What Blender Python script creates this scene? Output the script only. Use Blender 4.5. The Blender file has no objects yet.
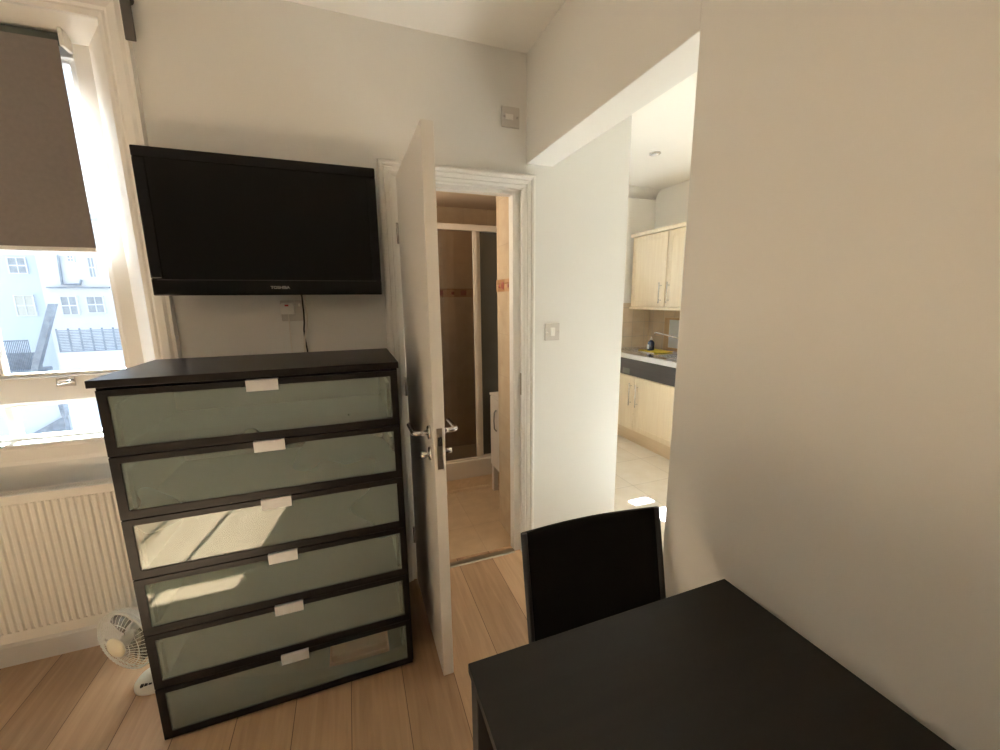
import bpy, bmesh, math, random
from mathutils import Vector, Matrix
random.seed(4)
SC = bpy.context.scene
COL = SC.collection
PI = math.pi
# ------------------------------------------------------------------ calibrated camera / room numbers (metres)
F_PX, YAW, PITCH, ROLL, CAM_H = 401.17, 0.3557, 0.1853, -0.0102, 1.4488
D = 1.936          # face of the back wall
XR = 0.868         # face of the right wall
ZC = 2.577         # ceiling
ZL = 2.100         # underside of the opening's lintel
YN = 0.888         # near edge of the opening
XR2 = 1.010        # far face of the right wall
KX = 1.476         # outside corner of the back wall in the kitchen
XK, YK = 3.20, 3.72   # kitchen right / end wall
XLW, YFW = -2.25, -2.6  # left wall / wall behind the camera

# ------------------------------------------------------------------ materials
def new_mat(name):
    m = bpy.data.materials.new(name); m.use_nodes = True
    nt = m.node_tree; b = nt.nodes['Principled BSDF']
    return m, nt, b
def setp(b, **k):
    for n, v in k.items():
        n = n.replace('_', ' ')
        if n in b.inputs: b.inputs[n].default_value = v
def coords(nt, scale=(1,1,1), rot=(0,0,0), loc=(0,0,0)):
    tc = nt.nodes.new('ShaderNodeTexCoord'); mp = nt.nodes.new('ShaderNodeMapping')
    mp.inputs['Scale'].default_value = scale; mp.inputs['Rotation'].default_value = rot; mp.inputs['Location'].default_value = loc
    nt.links.new(tc.outputs['Object'], mp.inputs['Vector'])
    return mp.outputs['Vector']
def plain(name, col, rough=.5, metal=0, var=.04, scale=6, bump=0, bscale=200, coat=0, spec=.5):
    m, nt, b = new_mat(name)
    v = coords(nt)
    n = nt.nodes.new('ShaderNodeTexNoise'); n.inputs['Scale'].default_value = scale; n.inputs['Detail'].default_value = 4
    nt.links.new(v, n.inputs['Vector'])
    r = nt.nodes.new('ShaderNodeValToRGB')
    r.color_ramp.elements[0].position = .3; r.color_ramp.elements[1].position = .7
    r.color_ramp.elements[0].color = tuple(c*(1-var) for c in col)+(1,)
    r.color_ramp.elements[1].color = tuple(min(1, c*(1+var)) for c in col)+(1,)
    nt.links.new(n.outputs['Fac'], r.inputs['Fac']); nt.links.new(r.outputs['Color'], b.inputs['Base Color'])
    setp(b, Roughness=rough, Metallic=metal, Coat_Weight=coat, Specular_IOR_Level=spec)
    if bump:
        n2 = nt.nodes.new('ShaderNodeTexNoise'); n2.inputs['Scale'].default_value = bscale
        nt.links.new(v, n2.inputs['Vector'])
        bp = nt.nodes.new('ShaderNodeBump'); bp.inputs['Strength'].default_value = bump; bp.inputs['Distance'].default_value = .002
        nt.links.new(n2.outputs['Fac'], bp.inputs['Height']); nt.links.new(bp.outputs['Normal'], b.inputs['Normal'])
    return m
def planks(name, w, l, cols, offx=0, offy=0, rough=.42):
    """boards running along Y; cols = dark..light ramp"""
    m, nt, b = new_mat(name)
    v = coords(nt, loc=(offy, offx, 0), rot=(0, 0, PI/2))
    br = nt.nodes.new('ShaderNodeTexBrick')
    br.offset = .37; br.offset_frequency = 2; br.squash = 1
    for k, x in dict(Scale=1, Mortar_Size=.0014, Mortar_Smooth=.1, Bias=0, Brick_Width=l, Row_Height=w).items():
        br.inputs[k.replace('_', ' ')].default_value = x
    br.inputs['Color1'].default_value = (0, 0, 0, 1); br.inputs['Color2'].default_value = (1, 1, 1, 1); br.inputs['Mortar'].default_value = (.5, .5, .5, 1)
    nt.links.new(v, br.inputs['Vector'])
    mp = nt.nodes.new('ShaderNodeMapping'); mp.inputs['Scale'].default_value = (2.2, 30, 1)
    addn = nt.nodes.new('ShaderNodeVectorMath'); addn.operation = 'MULTIPLY_ADD'
    addn.inputs[1].default_value = (7, 3, 5)
    nt.links.new(br.outputs['Color'], addn.inputs[0]); nt.links.new(v, addn.inputs[2]); nt.links.new(addn.outputs[0], mp.inputs['Vector'])
    gr = nt.nodes.new('ShaderNodeTexNoise'); gr.inputs['Scale'].default_value = 1.6; gr.inputs['Detail'].default_value = 6; gr.inputs['Distortion'].default_value = .6
    nt.links.new(mp.outputs[0], gr.inputs['Vector'])
    mx = nt.nodes.new('ShaderNodeMix'); mx.data_type = 'FLOAT'; mx.inputs[0].default_value = .55
    nt.links.new(br.outputs['Color'], mx.inputs[2]); nt.links.new(gr.outputs['Fac'], mx.inputs[3])
    rp = nt.nodes.new('ShaderNodeValToRGB')
    rp.color_ramp.elements[0].position = .15; rp.color_ramp.elements[1].position = .85
    rp.color_ramp.elements[0].color = cols[0]+(1,); rp.color_ramp.elements[1].color = cols[1]+(1,)
    nt.links.new(mx.outputs[0], rp.inputs['Fac'])
    dk = nt.nodes.new('ShaderNodeMix'); dk.data_type = 'RGBA'
    dk.inputs[7].default_value = tuple(c*.55 for c in cols[0])+(1,)
    nt.links.new(br.outputs['Fac'], dk.inputs[0]); nt.links.new(rp.outputs['Color'], dk.inputs[6])
    nt.links.new(dk.outputs[2], b.inputs['Base Color'])
    bp = nt.nodes.new('ShaderNodeBump'); bp.inputs['Strength'].default_value = .25; bp.inputs['Distance'].default_value = .002; bp.invert = True
    nt.links.new(br.outputs['Fac'], bp.inputs['Height']); nt.links.new(bp.outputs['Normal'], b.inputs['Normal'])
    setp(b, Roughness=rough)
    return m
def tiles(name, axes, w, h, c1, c2, grout, msize=.004, rough=.3, loc=(0,0,0), border=None, coat=0):
    """tile grid; axes picks the two object axes used as u,v, e.g. 'xz'"""
    m, nt, b = new_mat(name)
    tc = nt.nodes.new('ShaderNodeTexCoord'); sp = nt.nodes.new('ShaderNodeSeparateXYZ'); cb = nt.nodes.new('ShaderNodeCombineXYZ')
    nt.links.new(tc.outputs['Object'], sp.inputs[0])
    if len(axes) == 3:
        ad = nt.nodes.new('ShaderNodeMath'); nt.links.new(sp.outputs['X'], ad.inputs[0]); nt.links.new(sp.outputs['Y'], ad.inputs[1]); u = ad.outputs[0]
    else: u = sp.outputs[axes[0].upper()]
    nt.links.new(u, cb.inputs[0]); nt.links.new(sp.outputs[axes[-1].upper()], cb.inputs[1])
    mp = nt.nodes.new('ShaderNodeMapping'); mp.inputs['Location'].default_value = loc
    nt.links.new(cb.outputs[0], mp.inputs['Vector'])
    br = nt.nodes.new('ShaderNodeTexBrick'); br.offset = 0
    for k, x in dict(Scale=1, Mortar_Size=msize, Mortar_Smooth=.2, Bias=0, Brick_Width=w, Row_Height=h).items():
        br.inputs[k.replace('_', ' ')].default_value = x
    br.inputs['Color1'].default_value = c1+(1,); br.inputs['Color2'].default_value = c2+(1,); br.inputs['Mortar'].default_value = grout+(1,)
    nt.links.new(mp.outputs[0], br.inputs['Vector'])
    n = nt.nodes.new('ShaderNodeTexNoise'); n.inputs['Scale'].default_value = 9; n.inputs['Detail'].default_value = 5
    nt.links.new(mp.outputs[0], n.inputs['Vector'])
    mx = nt.nodes.new('ShaderNodeMix'); mx.data_type = 'RGBA'; mx.blend_type = 'OVERLAY'; mx.inputs[0].default_value = .25
    nt.links.new(br.outputs['Color'], mx.inputs[6]); nt.links.new(n.outputs['Fac'], mx.inputs[7])
    out = mx.outputs[2]
    nt.links.new(out, b.inputs['Base Color'])
    bp = nt.nodes.new('ShaderNodeBump'); bp.inputs['Strength'].default_value = .3; bp.inputs['Distance'].default_value = .002; bp.invert = True
    nt.links.new(br.outputs['Fac'], bp.inputs['Height']); nt.links.new(bp.outputs['Normal'], b.inputs['Normal'])
    setp(b, Roughness=rough, Coat_Weight=coat)
    return m
def wood(name, c1, c2, axis='z', rough=.45, s=1.0, spec=.5):
    m, nt, b = new_mat(name)
    sc = {'x': (3*s, 40*s, 40*s), 'y': (40*s, 3*s, 40*s), 'z': (40*s, 40*s, 3*s)}[axis]
    v = coords(nt, scale=sc)
    n = nt.nodes.new('ShaderNodeTexNoise'); n.inputs['Scale'].default_value = 1; n.inputs['Detail'].default_value = 5; n.inputs['Distortion'].default_value = .4
    nt.links.new(v, n.inputs['Vector'])
    r = nt.nodes.new('ShaderNodeValToRGB'); r.color_ramp.elements[0].position = .3; r.color_ramp.elements[1].position = .72
    r.color_ramp.elements[0].color = c1+(1,); r.color_ramp.elements[1].color = c2+(1,)
    nt.links.new(n.outputs['Fac'], r.inputs['Fac']); nt.links.new(r.outputs['Color'], b.inputs['Base Color'])
    setp(b, Roughness=rough, Specular_IOR_Level=spec)
    return m
def thin_glass(name, tint=(1,1,1), diffuse=None, amount=0, ior=1.45):
    """a thin pane: clear transmission plus mirror reflection by Fresnel, optionally a milky diffuse share"""
    m = bpy.data.materials.new(name); m.use_nodes = True; nt = m.node_tree; nt.nodes.clear()
    o = nt.nodes.new('ShaderNodeOutputMaterial'); t = nt.nodes.new('ShaderNodeBsdfTransparent'); g = nt.nodes.new('ShaderNodeBsdfGlossy')
    t.inputs[0].default_value = tint+(1,); g.inputs['Roughness'].default_value = .01
    f = nt.nodes.new('ShaderNodeFresnel'); f.inputs['IOR'].default_value = ior
    body = t.outputs[0]
    if diffuse:
        d = nt.nodes.new('ShaderNodeBsdfDiffuse'); d.inputs[0].default_value = diffuse+(1,)
        x = nt.nodes.new('ShaderNodeMixShader'); x.inputs[0].default_value = amount
        nt.links.new(t.outputs[0], x.inputs[1]); nt.links.new(d.outputs[0], x.inputs[2]); body = x.outputs[0]
    x = nt.nodes.new('ShaderNodeMixShader')
    nt.links.new(f.outputs[0], x.inputs[0]); nt.links.new(body, x.inputs[1]); nt.links.new(g.outputs[0], x.inputs[2])
    nt.links.new(x.outputs[0], o.inputs[0])
    return m

M = {}
M['wall'] = plain('painted_wall', (.73, .725, .70), .65, var=.012, scale=2, bump=.08, bscale=90)
M['ceil'] = plain('painted_ceiling', (.78, .765, .73), .8, var=.01, scale=2)
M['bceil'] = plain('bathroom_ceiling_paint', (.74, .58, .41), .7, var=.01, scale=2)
M['kwall'] = plain('kitchen_paint', (.86, .83, .78), .7, var=.01, scale=2)
M['trim'] = plain('gloss_trim_paint', (.80, .785, .75), .3, var=.01, scale=3)
M['wframe'] = plain('window_paint', (.82, .80, .75), .35, var=.015, scale=5)
M['doorp'] = plain('door_paint', (.70, .67, .62), .38, var=.01, scale=2)
M['floor'] = planks('oak_planks', .19, 1.65, ((.28, .165, .088), (.61, .415, .255)), offx=.095, offy=.38)
M['bfloor'] = tiles('bathroom_vinyl', 'xy', .33, .33, (.50, .36, .22), (.54, .39, .245), (.44, .31, .19), .002, .35)
M['kfloor'] = tiles('kitchen_floor_tile', 'xy', .42, .42, (.73, .665, .575), (.77, .705, .615), (.61, .55, .47), .004, .35, loc=(.1, .12, 0))
M['ktile'] = tiles('kitchen_wall_tile', 'xyz', .16, .16, (.68, .54, .38), (.74, .60, .44), (.60, .50, .38), .004, .25, loc=(.04, .09, 0))
M['btile'] = tiles('bathroom_wall_tile', 'xyz', .2, .25, (.56, .44, .30), (.58, .46, .32), (.50, .40, .28), .002, .22, loc=(.1, .0, 0))
M['border'] = tiles('bathroom_border_tile', 'xyz', .1, .07, (.42, .22, .11), (.58, .38, .22), (.35, .2, .1), .004, .22)
M['motif'] = plain('tile_motif', (.30, .05, .03), .3)
M['wenge'] = wood('black_brown_veneer', (.0075, .006, .0056), (.013, .0105, .0098), 'x', .36, spec=.22)
M['wenge_z'] = wood('black_brown_veneer_upright', (.0075, .006, .0056), (.013, .0105, .0098), 'z', .36, spec=.22)
M['table'] = wood('black_brown_table', (.0095, .0075, .0065), (.0135, .011, .0095), 'x', .5, spec=.35)
M['black'] = plain('black_metal', (.008, .007, .007), .55)
M['fabric'] = plain('black_sling', (.006, .005, .005), .85, bump=.25, bscale=700, spec=.15)
M['piano'] = plain('black_gloss_plastic', (.007, .007, .008), .15, spec=.2)
M['matt_black'] = plain('black_matt_plastic', (.012, .012, .013), .5)
M['screen'] = plain('switched_off_screen', (.006, .006, .0065), .12, spec=.13)
M['logo'] = plain('silver_print', (.30, .30, .31), .35, metal=.6)
M['alu'] = plain('brushed_aluminium', (.52, .53, .54), .5, metal=.4, var=.05, scale=30)
M['chrome'] = plain('satin_chrome', (.70, .68, .66), .22, metal=1)
M['brass'] = plain('worn_steel', (.40, .35, .27), .35, metal=.9)
M['white_pl'] = plain('white_plastic', (.78, .76, .72), .35)
M['plate'] = plain('grey_white_plastic', (.58, .55, .52), .4)
M['whitecord'] = plain('white_cord_plastic', (.72, .68, .62), .5)
M['red'] = plain('red_plastic', (.5, .05, .04), .4)
M['rad'] = plain('radiator_enamel', (.76, .73, .67), .35, var=.01)
M['blind'] = plain('taupe_blind_fabric', (.20, .175, .16), .85, var=.05, scale=60, bump=.15, bscale=900)
M['tube'] = plain('dark_green_grey_tube', (.07, .085, .075), .6)
M['strip'] = plain('dark_grey_metal', (.105, .098, .092), .5)
M['cream'] = plain('cream_plastic', (.78, .72, .55), .45)
M['fanwhite'] = plain('fan_white_plastic', (.74, .74, .67), .4)
M['blade'] = thin_glass('smoky_clear_plastic', (.86, .87, .84), (.6, .62, .6), .18)
M['glass'] = thin_glass('window_glass')
M['showerglass'] = thin_glass('shower_glass', (.85, .80, .74), (.25, .2, .15), .08)
M['greyglass'] = thin_glass('grey_shower_glass', (.55, .55, .50), (.16, .16, .14), .5)
M['birch'] = wood('birch_veneer', (.76, .63, .45), (.83, .71, .53), 'z', .4)
M['plinth'] = wood('birch_plinth', (.66, .51, .33), (.74, .58, .40), 'y', .45)
M['fascia'] = wood('dark_grey_fascia', (.045, .042, .045), (.07, .065, .068), 'y', .3)
M['fascia_reflection'] = plain('painted_reflection_grey', (.16, .155, .15), .3)  # paler grey standing in for a reflection on the fascia
M['steel'] = plain('stainless_steel', (.72, .73, .74), .2, metal=1)
M['worktop'] = plain('grey_laminate', (.80, .80, .80), .3)
M['bottle'] = plain('dark_blue_bottle', (.015, .03, .09), .25)
M['labelw'] = plain('white_label', (.7, .72, .75), .5)
M['yellow'] = plain('yellow_cloth', (.75, .60, .06), .9, bump=.4, bscale=120)
M['boardwood'] = wood('wooden_frame', (.55, .36, .19), (.64, .44, .25), 'z', .5)
M['boardwhite'] = plain('white_panel', (.75, .78, .82), .35)
M['shelfw'] = plain('bathroom_white', (.66, .60, .52), .35)
M['tray'] = plain('shower_tray_white', (.62, .55, .46), .3)
M['lamp'] = plain('downlight_glass', (.7, .7, .7), .3)
M['orange'] = plain('orange_cotton', (.95, .26, .09), .9)
M['whitecotton'] = plain('white_cotton', (.8, .8, .78), .9)
M['ext_blue'] = plain('pale_blue_render', (.56, .64, .73), .9, var=.02, scale=.3)
M['ext_white'] = plain('white_render', (.68, .71, .74), .9, var=.02, scale=.3)
M['ext_grey'] = plain('weathered_grey', (.27, .31, .35), .85, var=.2, scale=3)
M['ext_dark'] = plain('slate_grey', (.20, .24, .29), .85, var=.25, scale=6)
M['yard'] = plain('grey_yard', (.12, .12, .12), .9)
M['ext_glass'] = plain('distant_window_pane', (.34, .38, .41), .2, var=.2, scale=2)
M['ext_green'] = plain('distant_blind', (.55, .56, .50), .6)

def glow(name, col, e):
    m, nt, b = new_mat(name); setp(b, Base_Color=(.8,.8,.8,1), Emission_Color=col+(1,), Emission_Strength=e); return m
M['glow'] = glow('added_light_glow', (1, .90, .76), 60)  # glow of the light added in the bathroom
# frosted drawer glass: diffuse grey-green pane, faintly see-through, glossy face
def frosted():
    m = bpy.data.materials.new('frosted_drawer_glass'); m.use_nodes = True; nt = m.node_tree; nt.nodes.clear()
    o = nt.nodes.new('ShaderNodeOutputMaterial'); d = nt.nodes.new('ShaderNodeBsdfDiffuse'); t = nt.nodes.new('ShaderNodeBsdfTransparent'); g = nt.nodes.new('ShaderNodeBsdfGlossy')
    v = coords(nt); n = nt.nodes.new('ShaderNodeTexNoise'); n.inputs['Scale'].default_value = 3; nt.links.new(v, n.inputs['Vector'])
    r = nt.nodes.new('ShaderNodeValToRGB'); r.color_ramp.elements[0].color = (.42, .52, .48, 1); r.color_ramp.elements[1].color = (.49, .595, .55, 1)
    nt.links.new(n.outputs['Fac'], r.inputs['Fac']); nt.links.new(r.outputs['Color'], d.inputs[0])
    t.inputs[0].default_value = (.8, .86, .8, 1); g.inputs['Roughness'].default_value = .015
    x = nt.nodes.new('ShaderNodeMixShader'); x.inputs[0].default_value = .36
    nt.links.new(t.outputs[0], x.inputs[1]); nt.links.new(d.outputs[0], x.inputs[2])
    f = nt.nodes.new('ShaderNodeFresnel'); f.inputs['IOR'].default_value = 1.5
    y = nt.nodes.new('ShaderNodeMixShader'); nt.links.new(f.outputs[0], y.inputs[0]); nt.links.new(x.outputs[0], y.inputs[1]); nt.links.new(g.outputs[0], y.inputs[2])
    nt.links.new(y.outputs[0], o.inputs[0])
    return m
M['frost'] = frosted()
M['clear'] = thin_glass('polished_glass_back')

# ------------------------------------------------------------------ mesh helper
class MB:
    def __init__(s): s.v = []; s.f = []; s.sm = []
    def add(s, verts, faces, smooth=False):
        b = len(s.v); s.v += [tuple(v) for v in verts]
        for f in faces: s.f.append(tuple(b+i for i in f)); s.sm.append(smooth)
        return s
    def box(s, x0, x1, y0, y1, z0, z1):
        v = [(x0,y0,z0),(x1,y0,z0),(x1,y1,z0),(x0,y1,z0),(x0,y0,z1),(x1,y0,z1),(x1,y1,z1),(x0,y1,z1)]
        return s.add(v, [(0,3,2,1),(4,5,6,7),(0,1,5,4),(1,2,6,5),(2,3,7,6),(3,0,4,7)])
    def prism(s, poly, axis, a, b, smooth=False):
        """poly: 2-D points; axis 'x': (y,z), 'y': (x,z), 'z': (x,y)"""
        def P(p, t): return {'x': (t,p[0],p[1]), 'y': (p[0],t,p[1]), 'z': (p[0],p[1],t)}[axis]
        n = len(poly); v = [P(p, a) for p in poly]+[P(p, b) for p in poly]
        base = len(s.v); s.v += v
        s.f.append(tuple(base+i for i in range(n))); s.sm.append(False)
        s.f.append(tuple(base+n+i for i in reversed(range(n)))); s.sm.append(False)
        for i in range(n):
            j = (i+1) % n; s.f.append((base+i, base+n+i, base+n+j, base+j)); s.sm.append(smooth)
        return s
    def tube(s, pts, r, n=10, caps=True, closed=False):
        pts = [Vector(p) for p in pts]; N = len(pts)
        rr = r if isinstance(r, (list, tuple)) else [r]*N
        rings = []; prev = None
        for i, p in enumerate(pts):
            if closed: t = pts[(i+1) % N]-pts[i-1]
            else: t = pts[min(i+1, N-1)]-pts[max(i-1, 0)]
            t.normalize()
            if prev is None:
                a = Vector((0,0,1)) if abs(t.z) < .9 else Vector((1,0,0)); u = t.cross(a).normalized()
            else: u = (prev-t*prev.dot(t)).normalized()
            prev = u; w = t.cross(u)
            rings.append([p+(u*math.cos(2*PI*k/n)+w*math.sin(2*PI*k/n))*rr[i] for k in range(n)])
        b = len(s.v); s.v += [tuple(q) for rg in rings for q in rg]
        for i in range(N if closed else N-1):
            j = (i+1) % N
            for k in range(n):
                l = (k+1) % n; s.f.append((b+i*n+k, b+i*n+l, b+j*n+l, b+j*n+k)); s.sm.append(True)
        if caps and not closed:
            s.f.append(tuple(b+k for k in reversed(range(n)))); s.sm.append(False)
            s.f.append(tuple(b+(N-1)*n+k for k in range(n))); s.sm.append(False)
        return s
    def lathe(s, prof, o=(0,0,0), axis=(0,0,1), n=28, sx=1, sy=1):
        """prof: (radius, height) from bottom to top, swept round axis through o"""
        a = Vector(axis).normalized(); h = Vector((1,0,0)) if abs(a.x) < .9 else Vector((0,1,0))
        u = (h-a*h.dot(a)).normalized(); w = a.cross(u); o = Vector(o); b = len(s.v)
        for r, z in prof:
            for k in range(n): s.v.append(tuple(o+a*z+(u*math.cos(2*PI*k/n)*sx+w*math.sin(2*PI*k/n)*sy)*r))
        for i in range(len(prof)-1):
            for k in range(n):
                l = (k+1) % n; s.f.append((b+i*n+k, b+i*n+l, b+(i+1)*n+l, b+(i+1)*n+k)); s.sm.append(True)
        s.f.append(tuple(b+k for k in reversed(range(n)))); s.sm.append(False)
        s.f.append(tuple(b+(len(prof)-1)*n+k for k in range(n))); s.sm.append(False)
        return s
    def build(s, name, mat, parent=None, bevel=0, seg=2, world=True):
        me = bpy.data.meshes.new(name); me.from_pydata(s.v, [], s.f)
        me.polygons.foreach_set('use_smooth', s.sm)
        bm = bmesh.new(); bm.from_mesh(me); bmesh.ops.recalc_face_normals(bm, faces=bm.faces); bm.to_mesh(me); bm.free()
        me.materials.append(M[mat] if isinstance(mat, str) else mat)
        o = bpy.data.objects.new(name, me); COL.objects.link(o)
        if parent:
            o.parent = parent
            if world: o.matrix_parent_inverse = parent_world(parent).inverted()
        if bevel:
            bv = o.modifiers.new('bevel', 'BEVEL'); bv.width = bevel; bv.segments = seg; bv.limit_method = 'ANGLE'; bv.angle_limit = math.radians(40)
            bv.harden_normals = False
        return o
def parent_world(o):
    m = o.matrix_basis.copy()
    while o.parent:
        m = o.parent.matrix_basis @ o.matrix_parent_inverse @ m if False else (o.parent.matrix_basis @ (o.matrix_parent_inverse @ m)); o = o.parent
    return m
def tag(o, label=None, cat=None, group=None, kind=None):
    if label: o['label'] = label
    if cat: o['category'] = cat
    if group: o['group'] = group
    if kind: o['kind'] = kind
    return o
def thing(name, loc, label, cat, group=None, kind=None, rz=0):
    o = bpy.data.objects.new(name, None); o.location = loc; o.rotation_euler = (0, 0, rz); o.empty_display_size = .05
    COL.objects.link(o); return tag(o, label, cat, group, kind)
def copy_tree(o, parent=None):
    c = o.copy(); COL.objects.link(c)
    if parent: c.parent = parent
    for ch in list(o.children): copy_tree(ch, c)
    return c
def struct(o, label, cat): return tag(o, label, cat, kind='structure')
def sweep_u(mb, x0, x1, h, prof, yface, z0=0):
    """moulding swept up, across and down round an opening in the back wall; prof (u outward, v proud)"""
    n = len(prof); rings = []
    for k in range(4):
        ring = []
        for u, v in prof:
            y = yface-v
            ring.append([(x0-u, y, z0), (x0-u, y, h+u), (x1+u, y, h+u), (x1+u, y, z0)][k])
        rings.append(ring)
    vs = [p for r in rings for p in r]; fs = []
    for k in range(3):
        for i in range(n):
            j = (i+1) % n; fs.append((k*n+i, k*n+j, (k+1)*n+j, (k+1)*n+i))
    fs += [tuple(reversed(range(n))), tuple(3*n+i for i in range(n))]
    mb.add(vs, fs); return mb

# ------------------------------------------------------------------ the shell
WX0, WX1 = -2.14, -.715       # window recess in the back wall
WZ1 = 2.40
struct(MB().box(XLW-.1, XR+.145, YFW-.1, 2.02, -.08, 0).build('floor', 'floor'), 'light oak plank floor of the room', 'floor')
struct(MB().box(XLW-.1, XR2-.001, YFW-.1, 2.3, ZC, ZC+.12).build('ceiling', 'ceil'), 'plain off-white ceiling of the room', 'ceiling')
w = MB()
DX0, DX1, DZ = .222, .850, 1.987     # door opening
w.box(XLW-.1, WX0, D, 2.24, 0, ZC)                    # left of window
w.box(WX0, WX1, D, 2.24, WZ1, ZC)                     # over window
w.box(WX0, -.78, 2.02, 2.24, 0, .90)                  # alcove back under the sill
w.box(WX1, -.28, D, 2.24, 0, ZC)                      # right of window
w.box(-.28, DX0, D, 2.036, 0, ZC)
w.box(DX0, DX1, D, 2.036, DZ, ZC)
w.box(DX1, KX, D, 2.036, 0, ZC)
struct(w.build('wall_back', 'wall'), 'cream back wall with window, bathroom doorway and television', 'wall')
w = MB()
w.box(XR, XR2, YFW-.1, YN, 0, ZC); w.box(XR, XR2, YN, D, ZL, ZC)
struct(w.build('wall_right', 'wall', bevel=.003), 'cream right wall ending at the open kitchen entrance', 'wall')
w = MB(); w.box(XLW-.1, XLW, YFW, 2.0, 0, ZC)
struct(w.build('wall_left', 'wall'), 'cream left wall of the room', 'wall')
w = MB(); w.box(XLW, XR, YFW-.1, YFW, 0, ZC)
struct(w.build('wall_front', 'wall'), 'cream wall behind the camera', 'wall')
# reveal blocks either side of the window (splayed) + below
w = MB()
w.prism([(WX1, D), (WX1+.002, 2.24), (-.80, 2.24), (-.80, 2.035)], 'z', .905, WZ1)
w.prism([(WX0, D), (WX0-.002, 2.24), (WX0+.085, 2.24), (WX0+.085, 2.035)], 'z', .905, WZ1)
w.prism([(D, WZ1), (2.035, 2.355), (2.24, 2.355), (2.24, WZ1+.001)], 'x', WX0+.01, WX1-.01)
tr = struct(w.build('trim_1', 'wframe'), 'white splayed reveal lining around the window', 'window reveal')
# kitchen shell
struct(MB().box(XR2+.004, XK, -.6, YK, -.08, -.001).build('floor_kitchen', 'kfloor'), 'pale beige tiled kitchen floor', 'floor')
w = MB().box(XR2, XK+.1, -.7, YK+.1, ZC+.003, ZC+.12)
# cove where ceiling meets the end wall and right wall
cv = [(YK, ZC+.003)]+[(YK-.09+.09*math.sin(a), ZC+.003-.09+.09*math.cos(a)) for a in [PI/2*k/8 for k in range(8, -1, -1)]]
w.prism(cv, 'x', KX, XK, True)
struct(w.build('ceiling_kitchen', 'kwall'), 'bright white kitchen ceiling with coved edge', 'ceiling')
KW = (1.55, 1.74)     # unseen window slot, added for the sun patch on the kitchen floor
w = MB()
KB = (2.46, 2.66, 1.72, 2.46)  # small unseen window, added for more kitchen light
KH = (1.87, 2.38, 1.22, 1.97)      # unseen window further right, added to brighten the kitchen
w.box(KX-.1, KW[0], YK, YK+.12, 0, ZC); w.box(KW[1], KH[0], YK, YK+.12, 0, ZC); w.box(KH[1], KB[0], YK, YK+.12, 0, ZC); w.box(KB[1], XK+.1, YK, YK+.12, 0, ZC); w.box(KB[0], KB[1], YK, YK+.12, 0, KB[2]); w.box(KB[0], KB[1], YK, YK+.12, KB[3], ZC)
w.box(KW[0], KW[1], YK, YK+.12, 0, 1.05); w.box(KW[0], KW[1], YK, YK+.12, 2.25, ZC)
w.box(KH[0], KH[1], YK, YK+.12, 0, KH[2]); w.box(KH[0], KH[1], YK, YK+.12, KH[3], ZC)
struct(w.build('wall_kitchen_end', 'kwall'), 'white end wall of the kitchen', 'wall')
struct(MB().box(XK, XK+.1, -.6, YK, 0, ZC).build('wall_kitchen_right', 'kwall'), 'white kitchen wall behind the cupboards', 'wall')
struct(MB().box(XR2, XK, -.7, -.6, 0, ZC).build('wall_kitchen_front', 'kwall'), 'white near wall of the kitchen', 'wall')
struct(MB().box(KX-.1, KX, 2.036, YK, 0, ZC).build('wall_kitchen_left', 'kwall'), 'white partition between kitchen and bathroom', 'wall')
w = MB(); w.box(2.2, XK-.008, YK-.008, YK-.0005, .91, 1.40); w.box(XK-.008, XK-.0005, 1.2, YK-.008, .91, 1.40)
struct(w.build('trim_2', 'ktile'), 'beige square splashback tiles above the kitchen worktop', 'splashback')
# bathroom shell
YB = 3.36
struct(MB().box(-.3, KX-.1, 2.022, YB+.05, -.08, -.0005).build('floor_bathroom', 'bfloor'), 'brown vinyl floor of the bathroom', 'floor')
struct(MB().box(-.3, KX-.1, 2.036, YB+.1, 2.19, 2.30).build('ceiling_bathroom', 'bceil'), 'low beige ceiling of the bathroom', 'ceiling')
w = MB(); w.box(-.3, KX-.1, YB, YB+.1, 0, 2.19)
struct(w.build('wall_bathroom_back', 'btile'), 'brown tiled bathroom wall behind the shower', 'wall')
w = MB(); w.box(-.4, -.3, 2.036, YB+.1, 0, 2.19)
struct(w.build('wall_bathroom_left', 'btile'), 'tiled bathroom wall to the left', 'wall')
w = MB(); w.box(.839, KX-.1, 2.0365, 2.292, 0, 2.19)
struct(w.build('wall_bathroom_right', 'btile', bevel=.002), 'beige tiled bathroom wall just inside the doorway', 'wall')
w = MB(); w.box(-.295, KX-.102, YB-.004, YB-.0003, 1.475, 1.545); w.box(.835, .8388, 2.04, 2.292, 1.495, 1.563)
bd = struct(w.build('trim_3', 'border'), 'decorative border tiles running round the bathroom', 'tile border')
mo = MB()
for x in (.70, .90, .50): mo.box(x, x+.05, YB-.006, YB-.0035, 1.49, 1.53); mo.lathe([(.0, -.0012), (.014, -.001), (.014, .001), (.0, .0012)], (x+.13, YB-.005, 1.508), (0,1,0), 10)
for y in (2.12, ): mo.box(.8335, .8352, y+.050, y+.090, 1.508, 1.548)
for y in (2.105, 2.245): mo.lathe([(.0, -.0012), (.011, -.001), (.011, .001), (.0, .0012)], (.8345, y, 1.525), (1,0,0), 10)
mo.build('motif', 'motif', bd)
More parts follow.
